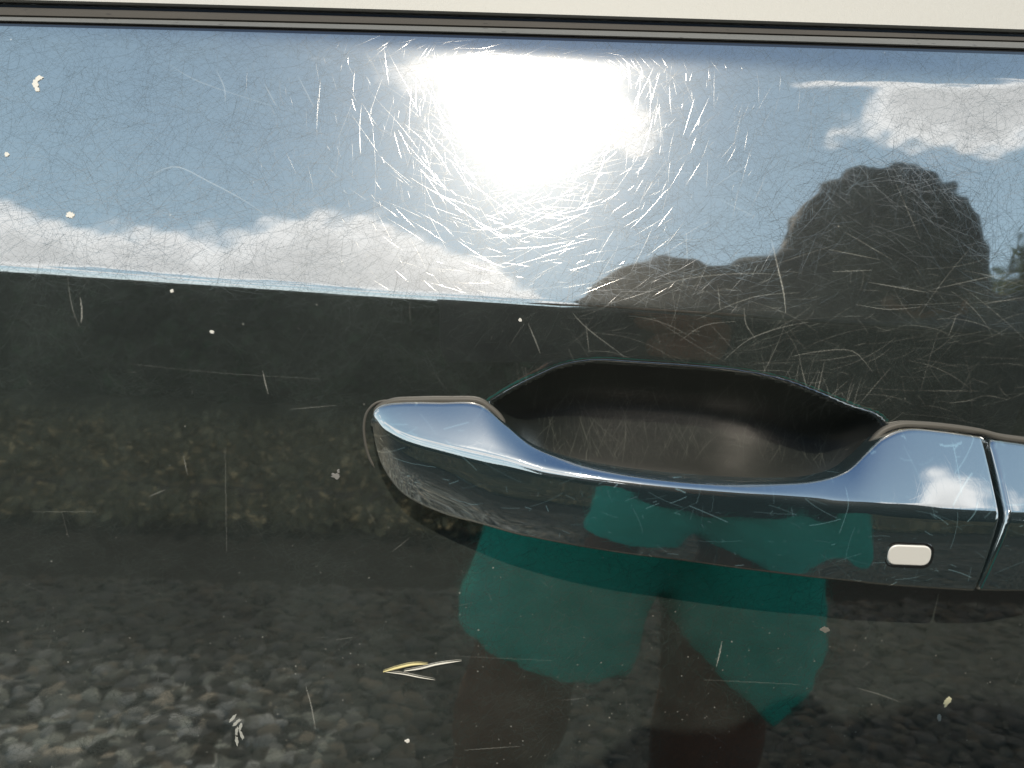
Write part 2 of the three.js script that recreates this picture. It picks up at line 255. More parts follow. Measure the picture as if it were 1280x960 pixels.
// strips along the window: profiles drawn out along the belt line, points (y at the photo's left edge, y at its right edge, z)
function strip(name, profile, material, parent = door, uvScale = 4) {
  const pos = [], uv = [], idx = [], N = 60; let run = 0;
  const lines = profile.map(([y0, y1, dz]) => [at(0, y0, paintEdge[0].z + dz), at(SX, y1, paintEdge[1].z + dz), dz]);
  const point = ([a, b, dz], x) => [x, a.y + (x - a.x) / (b.x - a.x) * (b.y - a.y), skinZ(x, paintEdgeY(x)) + dz];
  const push = (a, b) => { const k = pos.length / 3; for (let i = 0; i <= N; i++) { const x = lerp(-0.5, 0.56, i / N); for (const [l, r] of [[a, run], [b, run + 0.004]]) { const p = point(l, x); pos.push(...p); uv.push(p[0] * uvScale, (p[1] + r) * uvScale); } } for (let i = 0; i < N; i++) idx.push(k + 2 * i, k + 2 * i + 2, k + 2 * i + 1, k + 2 * i + 1, k + 2 * i + 2, k + 2 * i + 3); run += 0.004; };
  for (let i = 0; i + 1 < lines.length; i++) push(lines[i], lines[i + 1]);
  const g = new THREE.BufferGeometry(); g.setAttribute('position', new THREE.Float32BufferAttribute(pos, 3)); g.setAttribute('uv', new THREE.Float32BufferAttribute(uv, 2)); g.setIndex(idx); g.computeVertexNormals();
  return mesh(name, g, material, parent);
}
const edgePaint = phys([0.01, 0.011, 0.012], 0.14, { ior: 2.4 });
strip('panel_edge', [[36, 72, -0.003], [32.4, 68.4, -0.0003], [29.5, 65.2, -0.0008], [27.5, 62.5, -0.0033], [26.5, 61, -0.009]], edgePaint);
strip('seal_lip', [[28, 63, -0.0068], [27.2, 62, -0.0028], [25.5, 60, -0.002], [21.5, 53.5, -0.005], [20, 51.8, -0.0078]], rubberDusty);
strip('window_seal', [[21.5, 53, -0.0098], [20.3, 52, -0.0063], [18.5, 50.8, -0.0058], [10.5, 47, -0.0073], [9, 46, -0.0098], [9, 46, -0.0188]], rubber);
strip('seal_channel', [[11, 48, -0.0208], [-1, 37, -0.0248]], blackPlastic);
const grainMap = (() => { const n = 512, b = new Uint8Array(n * n * 4), R = rng(5); for (let o = 0; o < n * n; o++) { const g = 110 + 40 * R() + 40 * fbm((o % n) / n * 30, Math.floor(o / n) / n * 30, 3, 3); b[4 * o] = b[4 * o + 1] = b[4 * o + 2] = clamp(g, 0, 255); b[4 * o + 3] = 255; } return dataTexture(b, n, false); })();
satin.bumpMap = grainMap; satin.bumpScale = 0.0004;
const dirtMap = (() => { const n = 512, R = rng(15), v = new Float32Array(n * n), b = new Uint8Array(n * n * 4); for (let o = 0; o < n * n; o++) v[o] = 0.86 + 0.1 * R() + 0.22 * fbm((o % n) / n * 6, Math.floor(o / n) / n * 14, 9, 5); for (let i = 0; i < 900; i++) { const x = R() * n, y = R() * n, r = 0.4 + 1.3 * R() ** 3, k = R() < 0.6 ? 0.55 : 1.25; for (let q = -2; q <= 2; q++) for (let p = -2; p <= 2; p++) if (Math.hypot(p, q) < r + 0.3) v[((Math.round(y) + q) & (n - 1)) * n + ((Math.round(x) + p) & (n - 1))] *= k; } for (let o = 0; o < n * n; o++) { b[4 * o] = b[4 * o + 1] = b[4 * o + 2] = Math.round(toSRGB(clamp(v[o]))); b[4 * o + 3] = 255; } return dataTexture(b, n, true); })();
for (const m of [rubber, rubberDusty]) m.map = dirtMap;
strip('window_trim', [[6, 43, -0.0188], [3.5, 41, -0.0128], [2.2, 40, -0.0103], [-1, 36.5, -0.0093], [-60, -22, -0.0158], [-64, -26, -0.0238]], satin, door, 14);

// ---------------------------------------------------------------- the door handle
// stations along the grip: upper edge, ridge, lower edge, each (px, py, stand-off in mm), then stand-off of the back
const bez = (a, b, c, n) => { const o = []; for (let i = 0; i <= n; i++) { const t = i / n; o.push(a.clone().multiplyScalar((1 - t) ** 2).addScaledVector(b, 2 * t * (1 - t)).addScaledVector(c, t * t)); } return o; };
function standOff(px, py, mm) { const p = onSkin(px, py, mm / 1000); return p; }
function section(s) {
  const T = standOff(s[0], s[1], s[2]), R = standOff(s[3], s[4], s[5]), B = standOff(s[6], s[7], s[8]), bz = s[9] / 1000;
  const Bk = B.clone(), Tk = T.clone(), hgt = T.y - B.y, inset = Math.min(0.005, hgt * 0.15);
  Bk.y += inset * (bz > 0 ? 1.2 : 0.35); Bk.z = skinZ(B.x, B.y) + bz; Tk.y -= inset * (bz > 0 ? 0.1 : 0.15); Tk.z = skinZ(T.x, T.y) + bz;
  const P = [T, R, B, Bk, Tk], rad = [0.0019, 0.003, 0.0011, 0.0008, 0.0012], out = [];
  const corner = P.map((p, i) => { const a = P[(i + 4) % 5], b = P[(i + 1) % 5], ra = Math.min(rad[i], p.distanceTo(a) * 0.42), rb = Math.min(rad[i], p.distanceTo(b) * 0.42); return bez(p.clone().lerp(a, ra / (p.distanceTo(a) + 1e-9)), p, p.clone().lerp(b, rb / (p.distanceTo(b) + 1e-9)), 7); });
  for (let i = 0; i < 5; i++) {
    out.push(...corner[i]);
    const a = corner[i][7], b = corner[(i + 1) % 5][0], n = 10, crown = i === 0 ? 0.0003 : i === 1 ? 0.0005 : 0;
    for (let k = 1; k < n; k++) { const t = k / n, q = a.clone().lerp(b, t); if (crown) { q.z += crown * 4 * t * (1 - t) * Math.min(1, a.distanceTo(b) / 0.015); } out.push(q); }
  }
  return out;
}
function loft(rows, capStart, capEnd, dust = () => 0) {
  const pos = [], uv = [], idx = [], col = [], m = rows[0].length, clean = [0.19, 0.34, 0.4], tan = [1.35, 1.25, 0.95];
  const add = (p) => { pos.push(p.x, p.y, p.z); uv.push(toU(p.x) + 0.37, toV(p.y + p.z * 0.7) + 0.21); };
  rows.forEach((r, j) => r.forEach((p, i) => { add(p); const d = dust(j, i, p); for (let c = 0; c < 3; c++) col.push(lerp(clean[c], tan[c], d)); }));
  for (let j = 0; j + 1 < rows.length; j++) for (let i = 0; i < m; i++) { const a = j * m + i, b = j * m + (i + 1) % m, c = a + m, d = b + m; idx.push(a, b, d, a, d, c); }
  for (const [on, j, flip] of [[capStart, 0, 1], [capEnd, rows.length - 1, 0]]) if (on) { const k = pos.length / 3, c = V(0, 0, 0); rows[j].forEach((p) => c.addScaledVector(p, 1 / m)); add(c); col.push(...clean); for (let i = 0; i < m; i++) { const a = j * m + i, b = j * m + (i + 1) % m; flip ? idx.push(k, b, a) : idx.push(k, a, b); } }
  const g = new THREE.BufferGeometry(); g.setAttribute('position', new THREE.Float32BufferAttribute(pos, 3)); g.setAttribute('uv', new THREE.Float32BufferAttribute(uv, 2)); g.setAttribute('color', new THREE.Float32BufferAttribute(col, 3)); g.setIndex(idx); g.computeVertexNormals();
  return g;
}
function shrunk(row, amount, dx) { const c = V(0, 0, 0); row.forEach((p) => c.addScaledVector(p, 1 / row.length)); return row.map((p) => { const q = p.clone(), d = c.clone().sub(p); q.addScaledVector(d.normalize(), amount); q.x += dx; return q; }); }
const GRIP = [
  [465, 524, 2.6, 465.5, 529, 2.8, 466, 535, 2.6, -4], [468, 512, 3, 470, 527, 4.5, 469, 556, 3.5, -4], [480, 505, 3, 482, 536, 7, 480, 588, 5, -4], [505, 502, 3, 510, 549, 9.5, 506, 620, 7.03, -4], [550, 502, 3, 555, 561, 11.5, 553, 643, 9.28, -4], [598, 504, 3.5, 603, 572, 13, 603, 657, 11.94, -4], [632, 529, 6, 642, 579, 14.3, 645, 669, 13.55, -1], [667, 556, 9, 682, 588, 15.8, 690, 678.5, 14.99, 2], [712, 573, 11.5, 727, 594, 17.2, 737, 687, 16.23, 4], [770, 585.5, 13.2, 782, 601.5, 18.2, 790, 695, 17.1, 5], [840, 595, 14.2, 845, 608.5, 18.9, 848, 702, 17.6, 5], [908, 600.5, 14.6, 912, 614.5, 19.1, 913, 711, 17.9, 5], [968, 602.5, 14.6, 970, 620, 19.1, 972, 718.5, 18, 5], [1020, 600, 13.6, 1020, 626, 19, 1020, 724, 17.9, 4], [1058, 588, 11, 1060, 631, 19.6, 1060, 728, 17.6, 2], [1085, 564, 7.5, 1092, 635, 19.8, 1092, 731.5, 17.9, -1], [1106, 546, 5, 1118, 638, 19.8, 1115, 733.5, 17.9, -4], [1136, 535.5, 3.6, 1155, 641, 19.8, 1142, 735.5, 17.8, -4], [1180, 538.5, 3.6, 1203, 644, 19.6, 1180, 738, 17.6, -4], [1225, 545, 3.6, 1249, 646.5, 19.3, 1216, 740, 17.3, -4],
];
const gripRows = path(GRIP, 10).map(section), lastRow = gripRows[gripRows.length - 1];
gripRows.push(shrunk(lastRow, 0.0003, 0.0004), shrunk(lastRow, 0.0009, 0.0006), shrunk(lastRow, 0.003, 0.0006));
gripRows.unshift(shrunk(gripRows[0], 0.0009, -0.0006));
const grime = (j, i, p) => {   // dust caught along the edges of the grip, thickest round its front tip
  const low = i >= 36 && i <= 41 ? 0.75 : i === 35 || i === 42 ? 0.3 : 0, tip = j < 34 ? smooth(30, 12, j - (i - 26) * 0.6) * (i > 20 && i < 42 ? 1 : 0) : 0, top = (i < 5 || i > 84) && (j < 55 || j > 160) ? 0.7 : 0;
  return clamp(Math.max(low, tip * (j < 26 ? 1 : 0.8), top) * (0.8 + 0.5 * noise(p.x * 700, p.y * 700, 3)));
};
const handle = mesh('door_handle', loft(gripRows, true, true, grime), paintHandle, door);
const CAP = [
  [1241, 549, 3.6, 1264, 647, 19.3, 1226, 739.5, 17.3, -4], [1290, 556, 3.6, 1310, 648.5, 18.5, 1288, 740, 16.7, -4], [1345, 568, 3.4, 1362, 651, 14.5, 1348, 737, 11.5, -4], [1395, 590, 3.2, 1405, 656, 11, 1398, 727, 9, -4], [1428, 622, 3, 1432, 660, 7, 1428, 705, 6, -4], [1440, 650, 2.5, 1441, 664, 3.5, 1440, 680, 3, -4],
];
const capRows = path(CAP, 10).map(section), firstCap = capRows[0];
capRows.unshift(shrunk(firstCap, 0.003, -0.0011), shrunk(firstCap, 0.0014, -0.0011), shrunk(firstCap, 0.0006, -0.0008), shrunk(firstCap, 0.0002, -0.0004));
mesh('end_cap', loft(capRows, true, true, (j, i) => (i >= 36 && i <= 41 ? 0.6 : 0)), paintHandle, handle);
function roundedRect(w, h, r) { const s = new THREE.Shape(); s.moveTo(-w / 2 + r, -h / 2); s.lineTo(w / 2 - r, -h / 2); s.quadraticCurveTo(w / 2, -h / 2, w / 2, -h / 2 + r); s.lineTo(w / 2, h / 2 - r); s.quadraticCurveTo(w / 2, h / 2, w / 2 - r, h / 2); s.lineTo(-w / 2 + r, h / 2); s.quadraticCurveTo(-w / 2, h / 2, -w / 2, h / 2 - r); s.lineTo(-w / 2, -h / 2 + r); s.quadraticCurveTo(-w / 2, -h / 2, -w / 2 + r, -h / 2); return s; }
function onFace(px, py, row0, lift) { // point of the front face of the grip or cap, between its ridge and lower edge
  const [R, B] = [[row0[3], row0[4], row0[5]], [row0[6], row0[7], row0[8]]], t = (py - R[1]) / (B[1] - R[1]);
  return standOff(px, py, lerp(R[2], B[2], t) + lift);
}
const faceTilt = Math.atan2(0.0021, 0.0215) + 2.5 * RAD;
{
  const p = onFace(1137, 694.5, [0, 0, 0, 1155, 641, 19.8, 1142, 735.5, 17.8], 0.75);
  const g = new THREE.ExtrudeGeometry(roundedRect(0.0121, 0.0053, 0.0024), { depth: 0.0012, bevelEnabled: true, bevelThickness: 0.0005, bevelSize: 0.0005, bevelSegments: 4, curveSegments: 10 });
  g.translate(0, 0, -0.0016);
  const b = mesh('lock_button', g, silver, handle); b.position.copy(p); b.rotation.set(faceTilt, 0, -0.5 * RAD); b.userData.label = 'silver oval lock button';
  const o = roundedRect(0.0144, 0.0076, 0.0033); o.holes.push(roundedRect(0.0137, 0.0069, 0.003));
  const rg = new THREE.ExtrudeGeometry(o, { depth: 0.0012, bevelEnabled: true, bevelThickness: 0.0002, bevelSize: 0.0002, bevelSegments: 2, curveSegments: 10 }); rg.translate(0, 0, -0.0016);
  const ring = mesh('button_rim', rg, edgePaint, handle); ring.position.copy(p); ring.rotation.copy(b.rotation);
  const k = onFace(1292, 706, [0, 0, 0, 1310, 648.5, 18.5, 1288, 740, 15.4], 0.55);
  const kg = mergeGeometries([new THREE.TorusGeometry(0.0033, 0.0005, 10, 32), new THREE.CylinderGeometry(0.003, 0.003, 0.001, 24).rotateX(Math.PI / 2)]);
  const key = mesh('key_cover', kg, chrome, handle); key.position.copy(k); key.rotation.set(faceTilt, 0, 0);
}
function sweep(pts, ra, rb) { // a flattened bead lying on the skin
  const c = new THREE.CatmullRomCurve3(pts, false, 'centripetal'), n = pts.length * 10, f = c.getSpacedPoints(n), m = 12, pos = [], idx = [];
  f.forEach((p, i) => { const d = f[Math.min(n, i + 1)].clone().sub(f[Math.max(0, i - 1)]).normalize(), z = V(0, 0, 1), s = d.clone().cross(z).normalize(), e = Math.min(1, Math.min(i, n - i) / 4 + 0.1); for (let k = 0; k < m; k++) { const a = k / m * 2 * Math.PI, q = p.clone().addScaledVector(s, Math.cos(a) * ra * e).addScaledVector(z, Math.sin(a) * rb * e); pos.push(q.x, q.y, q.z); } });
  for (let i = 0; i < n; i++) for (let k = 0; k < m; k++) { const a = i * m + k, b = i * m + (k + 1) % m; idx.push(a, b, b + m, a, b + m, a + m); }
  const g = new THREE.BufferGeometry(); g.setAttribute('position', new THREE.Float32BufferAttribute(pos, 3)); g.setIndex(idx); g.computeVertexNormals(); return g;
}
const beads = [
  sweep([[632, 534], [624, 520], [612, 509], [598, 501], [560, 499.5], [520, 500], [490, 502], [474, 509], [466, 520]].map(([x, y]) => standOff(x, y, 0.7)), 0.0009, 0.0011),
  sweep([[1080, 572], [1090, 552], [1104, 538], [1125, 531], [1150, 531], [1190, 534.5], [1226, 540], [1250, 546], [1300, 553], [1350, 563], [1402, 585], [1440, 625], [1448, 660]].map(([x, y]) => standOff(x, y, 0.7)), 0.0010, 0.0011),
  sweep([[487, 500], [470, 504], [459, 515], [455, 530], [456, 550], [461, 570], [468, 585]].map(([x, y]) => standOff(x, y, 0)), 0.0004, 0.0003),
];
for (const g of beads) mesh('gasket', g, tanRubber, handle);

// ---------------------------------------------------------------- ground behind the photographer (seen in the paint)
function sheet(name, x0, x1, z0, z1, y, material, bumps = 0) { const g = new THREE.PlaneGeometry(x1 - x0, z1 - z0, 40, 8); g.rotateX(-Math.PI / 2); g.translate((x0 + x1) / 2, y, (z0 + z1) / 2); const p = g.attributes.position; if (bumps) for (let i = 0; i < p.count; i++) p.setY(i, p.getY(i) + bumps * noise(p.getX(i) * 2, 3, p.getZ(i) * 2)); g.computeVertexNormals(); const m = mesh(name, g, material); m.userData.kind = 'structure'; return m; }
sheet('ground', -60, 60, -40, 120, -0.02, matt([0.09, 0.085, 0.07], 1));
sheet('gravel_bed', -8, 8, -3, 1.8, 0, matt([0.016, 0.017, 0.014], 1));
sheet('road', -40, 40, 5.4, 11, 0.004, matt([0.05, 0.05, 0.052], 0.9));
sheet('grass_verge', -30, 30, 2.8, 4.6, 0.004, matt([0.05, 0.043, 0.024], 1));
sheet('path', -30, 30, 1.8, 2.8, 0.002, matt([0.007, 0.007, 0.006], 1));
{
  const R = rng(77), variants = 1, geos = [];
  const g = mergeVertices(new THREE.IcosahedronGeometry(1, 2).deleteAttribute('normal').deleteAttribute('uv')), p = g.attributes.position;
  for (let i = 0; i < p.count; i++) { const v = V().fromBufferAttribute(p, i), k = 1 + 0.35 * noise(v.x * 1.1 + 5, v.y * 1.1, v.z * 1.1) + 0.12 * noise(v.x * 3, v.y * 3 + 9, v.z * 3); p.setXYZ(i, v.x * k, v.y * k, v.z * k); }
  g.computeVertexNormals();
  const N = 38000, im = new THREE.InstancedMesh(g, matt([1, 1, 1], 0.85), N), m = new THREE.Matrix4(), q = new THREE.Quaternion(), e = new THREE.Euler(), col = new THREE.Color();
  for (let i = 0; i < N; i++) { const s = 0.007 + 0.016 * R() ** 1.5, x = -2.4 + 4.2 * R(), z = -0.1 + 1.95 * R(); e.set((R() - 0.5) * 0.7, R() * 6.3, (R() - 0.5) * 0.7); m.compose(V(x, 0.002 + 0.004 * R(), z), q.setFromEuler(e), V(s * (1 + 0.5 * R()), s * 0.55, s)); im.setMatrixAt(i, m); const t = R(), b = 0.014 + 0.23 * R() ** 1.6 * (0.08 + 0.95 * smooth(0.0, -0.5, x) * (1 - smooth(1.0, 1.6, z))); im.setColorAt(i, t < 0.2 ? col.setRGB(b * 1.08, b * 0.95, b * 0.72) : t < 0.6 ? col.setRGB(b * 0.97, b, b * 0.84) : col.setRGB(b * 0.98, b * 1.0, b * 0.92)); }
  im.name = 'gravel'; im.castShadow = im.receiveShadow = true; scene.add(im); tag(im, 'loose grey and brown pebbles covering the ground beside the car', 'gravel', null, 'stuff');
}

// ---------------------------------------------------------------- the photographer, seen in the paint only
function field(box, cell, f) { // surface where f = 0 (f < 0 inside), meshed on a grid
  const size = Math.max(box[1] - box[0], box[3] - box[2], box[5] - box[4]), n = Math.ceil(size / cell) + 3, mc = new MarchingCubes(n, new THREE.MeshBasicMaterial(), false, false, 400000);
  mc.isolation = 0; const half = n / 2, step = size / (n - 3);
  const X = (i) => box[0] + (i - 1) * step, Y = (j) => box[2] + (j - 1) * step, Z = (k) => box[4] + (k - 1) * step;
  for (let k = 0; k < n; k++) for (let j = 0; j < n; j++) for (let i = 0; i < n; i++) mc.field[k * n * n + j * n + i] = (i < 1 || j < 1 || k < 1 || i > n - 2 || j > n - 2 || k > n - 2) ? -1 : -f(X(i), Y(j), Z(k));
  mc.update();
  const c = mc.count, src = mc.positionArray, pos = new Float32Array(c * 3);
  for (let i = 0; i < c; i++) { pos[3 * i] = X(src[3 * i] * half + half); pos[3 * i + 1] = Y(src[3 * i + 1] * half + half); pos[3 * i + 2] = Z(src[3 * i + 2] * half + half); }
  let g = new THREE.BufferGeometry(); g.setAttribute('position', new THREE.BufferAttribute(pos, 3)); g = mergeVertices(g, step * 0.02); g.computeVertexNormals(); return g;
}
function limb(a, b, ra, rb) { const [ax, ay, az] = a, dx = b[0] - ax, dy = b[1] - ay, dz = b[2] - az, q = 1 / (dx * dx + dy * dy + dz * dz); return (x, y, z) => { const t = clamp(((x - ax) * dx + (y - ay) * dy + (z - az) * dz) * q); return Math.hypot(x - ax - t * dx, y - ay - t * dy, z - az - t * dz) - lerp(ra, rb, t); }; }
const blobOf = (c, r) => (x, y, z) => (Math.hypot((x - c[0]) / r[0], (y - c[1]) / r[1], (z - c[2]) / r[2]) - 1) * Math.min(...r);
const smin = (a, b, k) => { const h = Math.max(k - Math.abs(a - b), 0) / k; return Math.min(a, b) - h * h * k * 0.25; };
const union = (list, k) => (x, y, z) => { let d = 9; for (const f of list) d = smin(d, f(x, y, z), k); return d; };
const J = {
  hip: [0.22, 0.86, 0.62], chest: [0.41, 1.15, 0.61], neck: [0.42, 1.285, 0.575], head: [0.457, 1.328, 0.53], lsh: [0.195, 1.262, 0.53], rsh: [0.655, 1.275, 0.56],
  lhip: [0.135, 0.83, 0.62], rhip: [0.305, 0.83, 0.62], lk: [0.06, 0.48, 0.56], rk: [0.29, 0.46, 0.56], la: [0.0, 0.09, 0.62], ra: [0.25, 0.09, 0.62],
};
const cam = (r, u, b) => { const p = V(r, u, b).applyQuaternion(camera.quaternion).add(eye); return [p.x, p.y, p.z]; };
J.le = [0.165, 1.04, 0.6]; J.lw = cam(0.16, -0.05, 0.085); J.re = [0.375, 1.122, 0.33]; J.rw = [0.205, 1.108, 0.285];   // the right hand shades the phone
const SK = matt([0.075, 0.036, 0.022], 0.8), HAIR = matt([0.009, 0.011, 0.013], 0.8), SHIRT = matt([0.01, 0.013, 0.015], 0.95), TEAL = matt([0.014, 0.21, 0.155], 0.9), SOLE = matt([0.03, 0.03, 0.03], 0.8);
const person = new THREE.Group(); person.name = 'person'; person.position.set(0.13, 0, 0.6); scene.add(person);
tag(person, 'person in dark top and teal shorts reflected in the door, holding a phone', 'person');
const put = (name, g, m) => { g.translate(-0.13, 0, -0.6); return mesh(name, g, m, person); };
{
  const h = J.head, body = [limb(J.neck, h, 0.055, 0.06), limb(J.chest, J.neck, 0.1, 0.06), limb(J.hip, J.chest, 0.12, 0.125), limb(J.lsh, J.rsh, 0.05, 0.05),
    limb(J.lhip, J.lk, 0.085, 0.055), limb(J.lk, J.la, 0.055, 0.034), limb(J.rhip, J.rk, 0.085, 0.055), limb(J.rk, J.ra, 0.055, 0.034),
    limb([J.la[0], 0.05, J.la[2] + 0.02], [J.la[0] - 0.02, 0.035, J.la[2] - 0.14], 0.036, 0.028), limb([J.ra[0], 0.05, J.ra[2] + 0.02], [J.ra[0] - 0.005, 0.035, J.ra[2] - 0.14], 0.036, 0.028), limb(J.la, [J.la[0], 0.05, J.la[2] + 0.02], 0.034, 0.036), limb(J.ra, [J.ra[0], 0.05, J.ra[2] + 0.02], 0.034, 0.036),
    limb(J.lsh, J.le, 0.05, 0.038), limb(J.le, J.lw, 0.04, 0.026), limb(J.rsh, J.re, 0.05, 0.038), limb(J.re, J.rw, 0.04, 0.026)];
  const whole = union(body, 0.04);
  const bodyGeo = field([-0.12, 0.8, 0, 1.72, 0.2, 0.9], 0.013, whole);
  // head bent forward over the phone, face towards the door
  const tilt = 46 * RAD, cT = Math.cos(tilt), sT = Math.sin(tilt);
  const local = (x, y, z) => { const dx = x - h[0], dy = y - h[1], dz = z - h[2]; return [dx, cT * dy - sT * dz, sT * dy + cT * dz]; };
  const headParts = [blobOf([0, 0.02, 0.008], [0.075, 0.098, 0.095]), blobOf([0, -0.05, -0.03], [0.055, 0.062, 0.062]), limb([0, 0.0, -0.085], [0, -0.03, -0.105], 0.009, 0.014), limb([-0.02, -0.062, -0.085], [0.02, -0.062, -0.085], 0.009, 0.009), blobOf([0.078, -0.005, 0.01], [0.012, 0.03, 0.02]), blobOf([-0.078, -0.005, 0.01], [0.012, 0.03, 0.02]), limb([-0.04, 0.022, -0.08], [0.04, 0.022, -0.08], 0.012, 0.012), limb([0, -0.1, 0.02], [0, -0.16, 0.05], 0.05, 0.055)];
  const headF = union(headParts, 0.02), eyes = [blobOf([0.031, 0.0, -0.088], [0.013, 0.008, 0.008]), blobOf([-0.031, 0.0, -0.088], [0.013, 0.008, 0.008])];
  const headGeo = field([h[0] - 0.14, h[0] + 0.14, h[1] - 0.17, h[1] + 0.14, h[2] - 0.15, h[2] + 0.14], 0.0042, (x, y, z) => { const [a, b, c] = local(x, y, z); let d = headF(a, b, c); for (const e of eyes) d = Math.max(d, -e(a, b, c)); return d; });
  // hands: palm, four fingers of unequal length and a thumb each
  const fingers = [];
  const u0 = [0.012, -0.007, -0.026, -0.044], len = [0.9, 1, 0.94, 0.76];
  const lh = [limb(cam(0.158, -0.035, 0.07), cam(0.149, -0.002, 0.03), 0.021, 0.015), limb(cam(0.158, -0.045, 0.07), cam(0.149, -0.04, 0.03), 0.02, 0.014), limb(J.lw, cam(0.158, -0.04, 0.07), 0.025, 0.022)];
  const lf = u0.map((u, i) => { const L = len[i]; return union([limb(cam(0.15, u, 0.035), cam(0.147, u + 0.003, 0.006), 0.0105, 0.0095), limb(cam(0.147, u + 0.003, 0.006), cam(0.147 - 0.026 * L, u + 0.007, -0.0065), 0.0095, 0.0085), limb(cam(0.147 - 0.026 * L, u + 0.007, -0.0065), cam(0.147 - 0.046 * L, u + 0.009, -0.006), 0.0085, 0.0072)], 0.006); });
  const lt = union([limb(cam(0.158, -0.02, 0.06), cam(0.14, 0.004, 0.032), 0.015, 0.012), limb(cam(0.14, 0.004, 0.032), cam(0.112, 0.008, 0.021), 0.0115, 0.0095)], 0.008);
  const lhand = field((() => { const c = cam(0.14, -0.02, 0.04); return [c[0] - 0.07, c[0] + 0.07, c[1] - 0.07, c[1] + 0.07, c[2] - 0.07, c[2] + 0.07]; })(), 0.003, (x, y, z) => { let d = union(lh, 0.02)(x, y, z); for (const f of lf) d = smin(d, f(x, y, z), 0.004); return smin(d, lt(x, y, z), 0.008); });
  const w = J.rw, rf = [-0.03, -0.01, 0.01, 0.028].map((dz, i) => { const L = [0.78, 0.95, 1, 0.9][i], a = [w[0] - 0.002, w[1] - 0.085, w[2] - dz], b = [a[0] - 0.008, a[1] - 0.04 * L, a[2] - dz * 0.15 - 0.004], c = [b[0] - 0.016, b[1] - 0.024 * L, b[2] - 0.004], e = [c[0] - 0.016, c[1] - 0.016 * L, c[2]]; return union([limb(a, b, 0.0105, 0.0095), limb(b, c, 0.0095, 0.0085), limb(c, e, 0.0085, 0.0072)], 0.006); });
  const rp = union([limb(w, [w[0], w[1] - 0.08, w[2] + 0.024], 0.024, 0.014), limb(w, [w[0], w[1] - 0.083, w[2] - 0.022], 0.024, 0.014), limb([w[0], w[1] - 0.04, w[2] - 0.02], [w[0] - 0.02, w[1] - 0.075, w[2] - 0.052], 0.016, 0.0115), limb([w[0] - 0.02, w[1] - 0.075, w[2] - 0.052], [w[0] - 0.03, w[1] - 0.102, w[2] - 0.057], 0.0115, 0.009)], 0.016);
  const rhand = field([w[0] - 0.19, w[0] + 0.02, w[1] - 0.08, w[1] + 0.05, w[2] - 0.08, w[2] + 0.06], 0.0036, (X, Y, z) => { const x = w[0] + (Y - w[1]), y = w[1] + (X - w[0]); let d = rp(x, y, z); for (const f of rf) d = smin(d, f(x, y, z), 0.004); return d; });
  put('body', mergeGeometries([bodyGeo, headGeo, lhand, rhand]), SK);
  const hairF = blobOf([0, 0.025, 0.012], [0.112, 0.102, 0.108]), face = blobOf([0, -0.09, -0.085], [0.05, 0.07, 0.06]);
  put('hair', field([h[0] - 0.15, h[0] + 0.15, h[1] - 0.13, h[1] + 0.17, h[2] - 0.16, h[2] + 0.16], 0.0045, (x, y, z) => { const [a, b, c] = local(x, y, z); const curl = 0.0015 * noise(x * 40, y * 40, z * 40) + 0.0025 * noise(x * 110, y * 110, z * 110); return Math.max(hairF(a, b, c) + curl, -face(a, b, c), -(b + 0.075) + 0.5 * c); }), HAIR);
  const cloth = (x, y, z) => 0.006 * noise(x * 9, y * 14, z * 9) + 0.003 * noise(x * 25, y * 30, z * 25);
  const torso = union([limb([0.22, 0.84, 0.62], J.chest, 0.15, 0.15), limb(J.chest, [0.415, 1.29, 0.59], 0.165, 0.085), limb(J.lsh, [0.36, 1.272, 0.55], 0.07, 0.075), limb([0.28, 1.268, 0.54], [0.43, 1.3, 0.54], 0.072, 0.085), limb([0.36, 1.272, 0.55], J.rsh, 0.075, 0.068), limb([0.6, 1.22, 0.57], [0.5, 0.9, 0.62], 0.1, 0.11), limb(J.lsh, J.le, 0.068, 0.056), limb(J.le, J.lw, 0.056, 0.036), limb(J.rsh, J.re, 0.068, 0.056), limb(J.re, J.rw, 0.056, 0.036)], 0.06);
  put('shirt', field([0.0, 0.84, 0.68, 1.5, 0.16, 0.9], 0.008, (x, y, z) => Math.max(torso(x, y, z) + cloth(x, y, z), 0.79 - y, Math.hypot(x - J.neck[0] - 0.012, z - J.neck[2]) - 0.068 + 10 * Math.max(0, 1.36 - y) < 0 ? 0.004 : -1)), SHIRT);
  const legs = union([limb([0.15, 0.82, 0.62], [0.075, 0.49, 0.56], 0.1, 0.104), limb([0.3, 0.82, 0.62], [0.335, 0.48, 0.57], 0.1, 0.09)], 0.02), hem = (x) => x < 0.22 ? 0.585 - 0.2 * (x - 0.1) : 0.52 + 0.9 * Math.abs(x - 0.335);
  put('shorts', field([-0.07, 0.48, 0.44, 0.95, 0.4, 0.85], 0.007, (x, y, z) => Math.max(legs(x, y, z) + 1.8 * cloth(x, y * 0.6, z), hem(x) - y, y - 0.86, limb([0.06, 0.3, 0.55], [0.105, 0.6, 0.58], 0.076, 0.07)(x, y, z) < 0 || limb([0.335, 0.3, 0.565], [0.33, 0.57, 0.58], 0.066, 0.062)(x, y, z) < 0 ? 0.004 : -1)), TEAL);
  for (const a of [J.la, J.ra]) { const dx = a === J.la ? -0.02 : -0.005; put('shoe', field([a[0] - 0.09, a[0] + 0.08, 0, 0.12, a[2] - 0.22, a[2] + 0.1], 0.006, (x, y, z) => Math.max(union([limb([a[0], 0.05, a[2] + 0.02], [a[0] + dx, 0.035, a[2] - 0.15], 0.048, 0.042)], 0.01)(x, y, z), 0.004 - y, y - 0.075)), SOLE); }
}
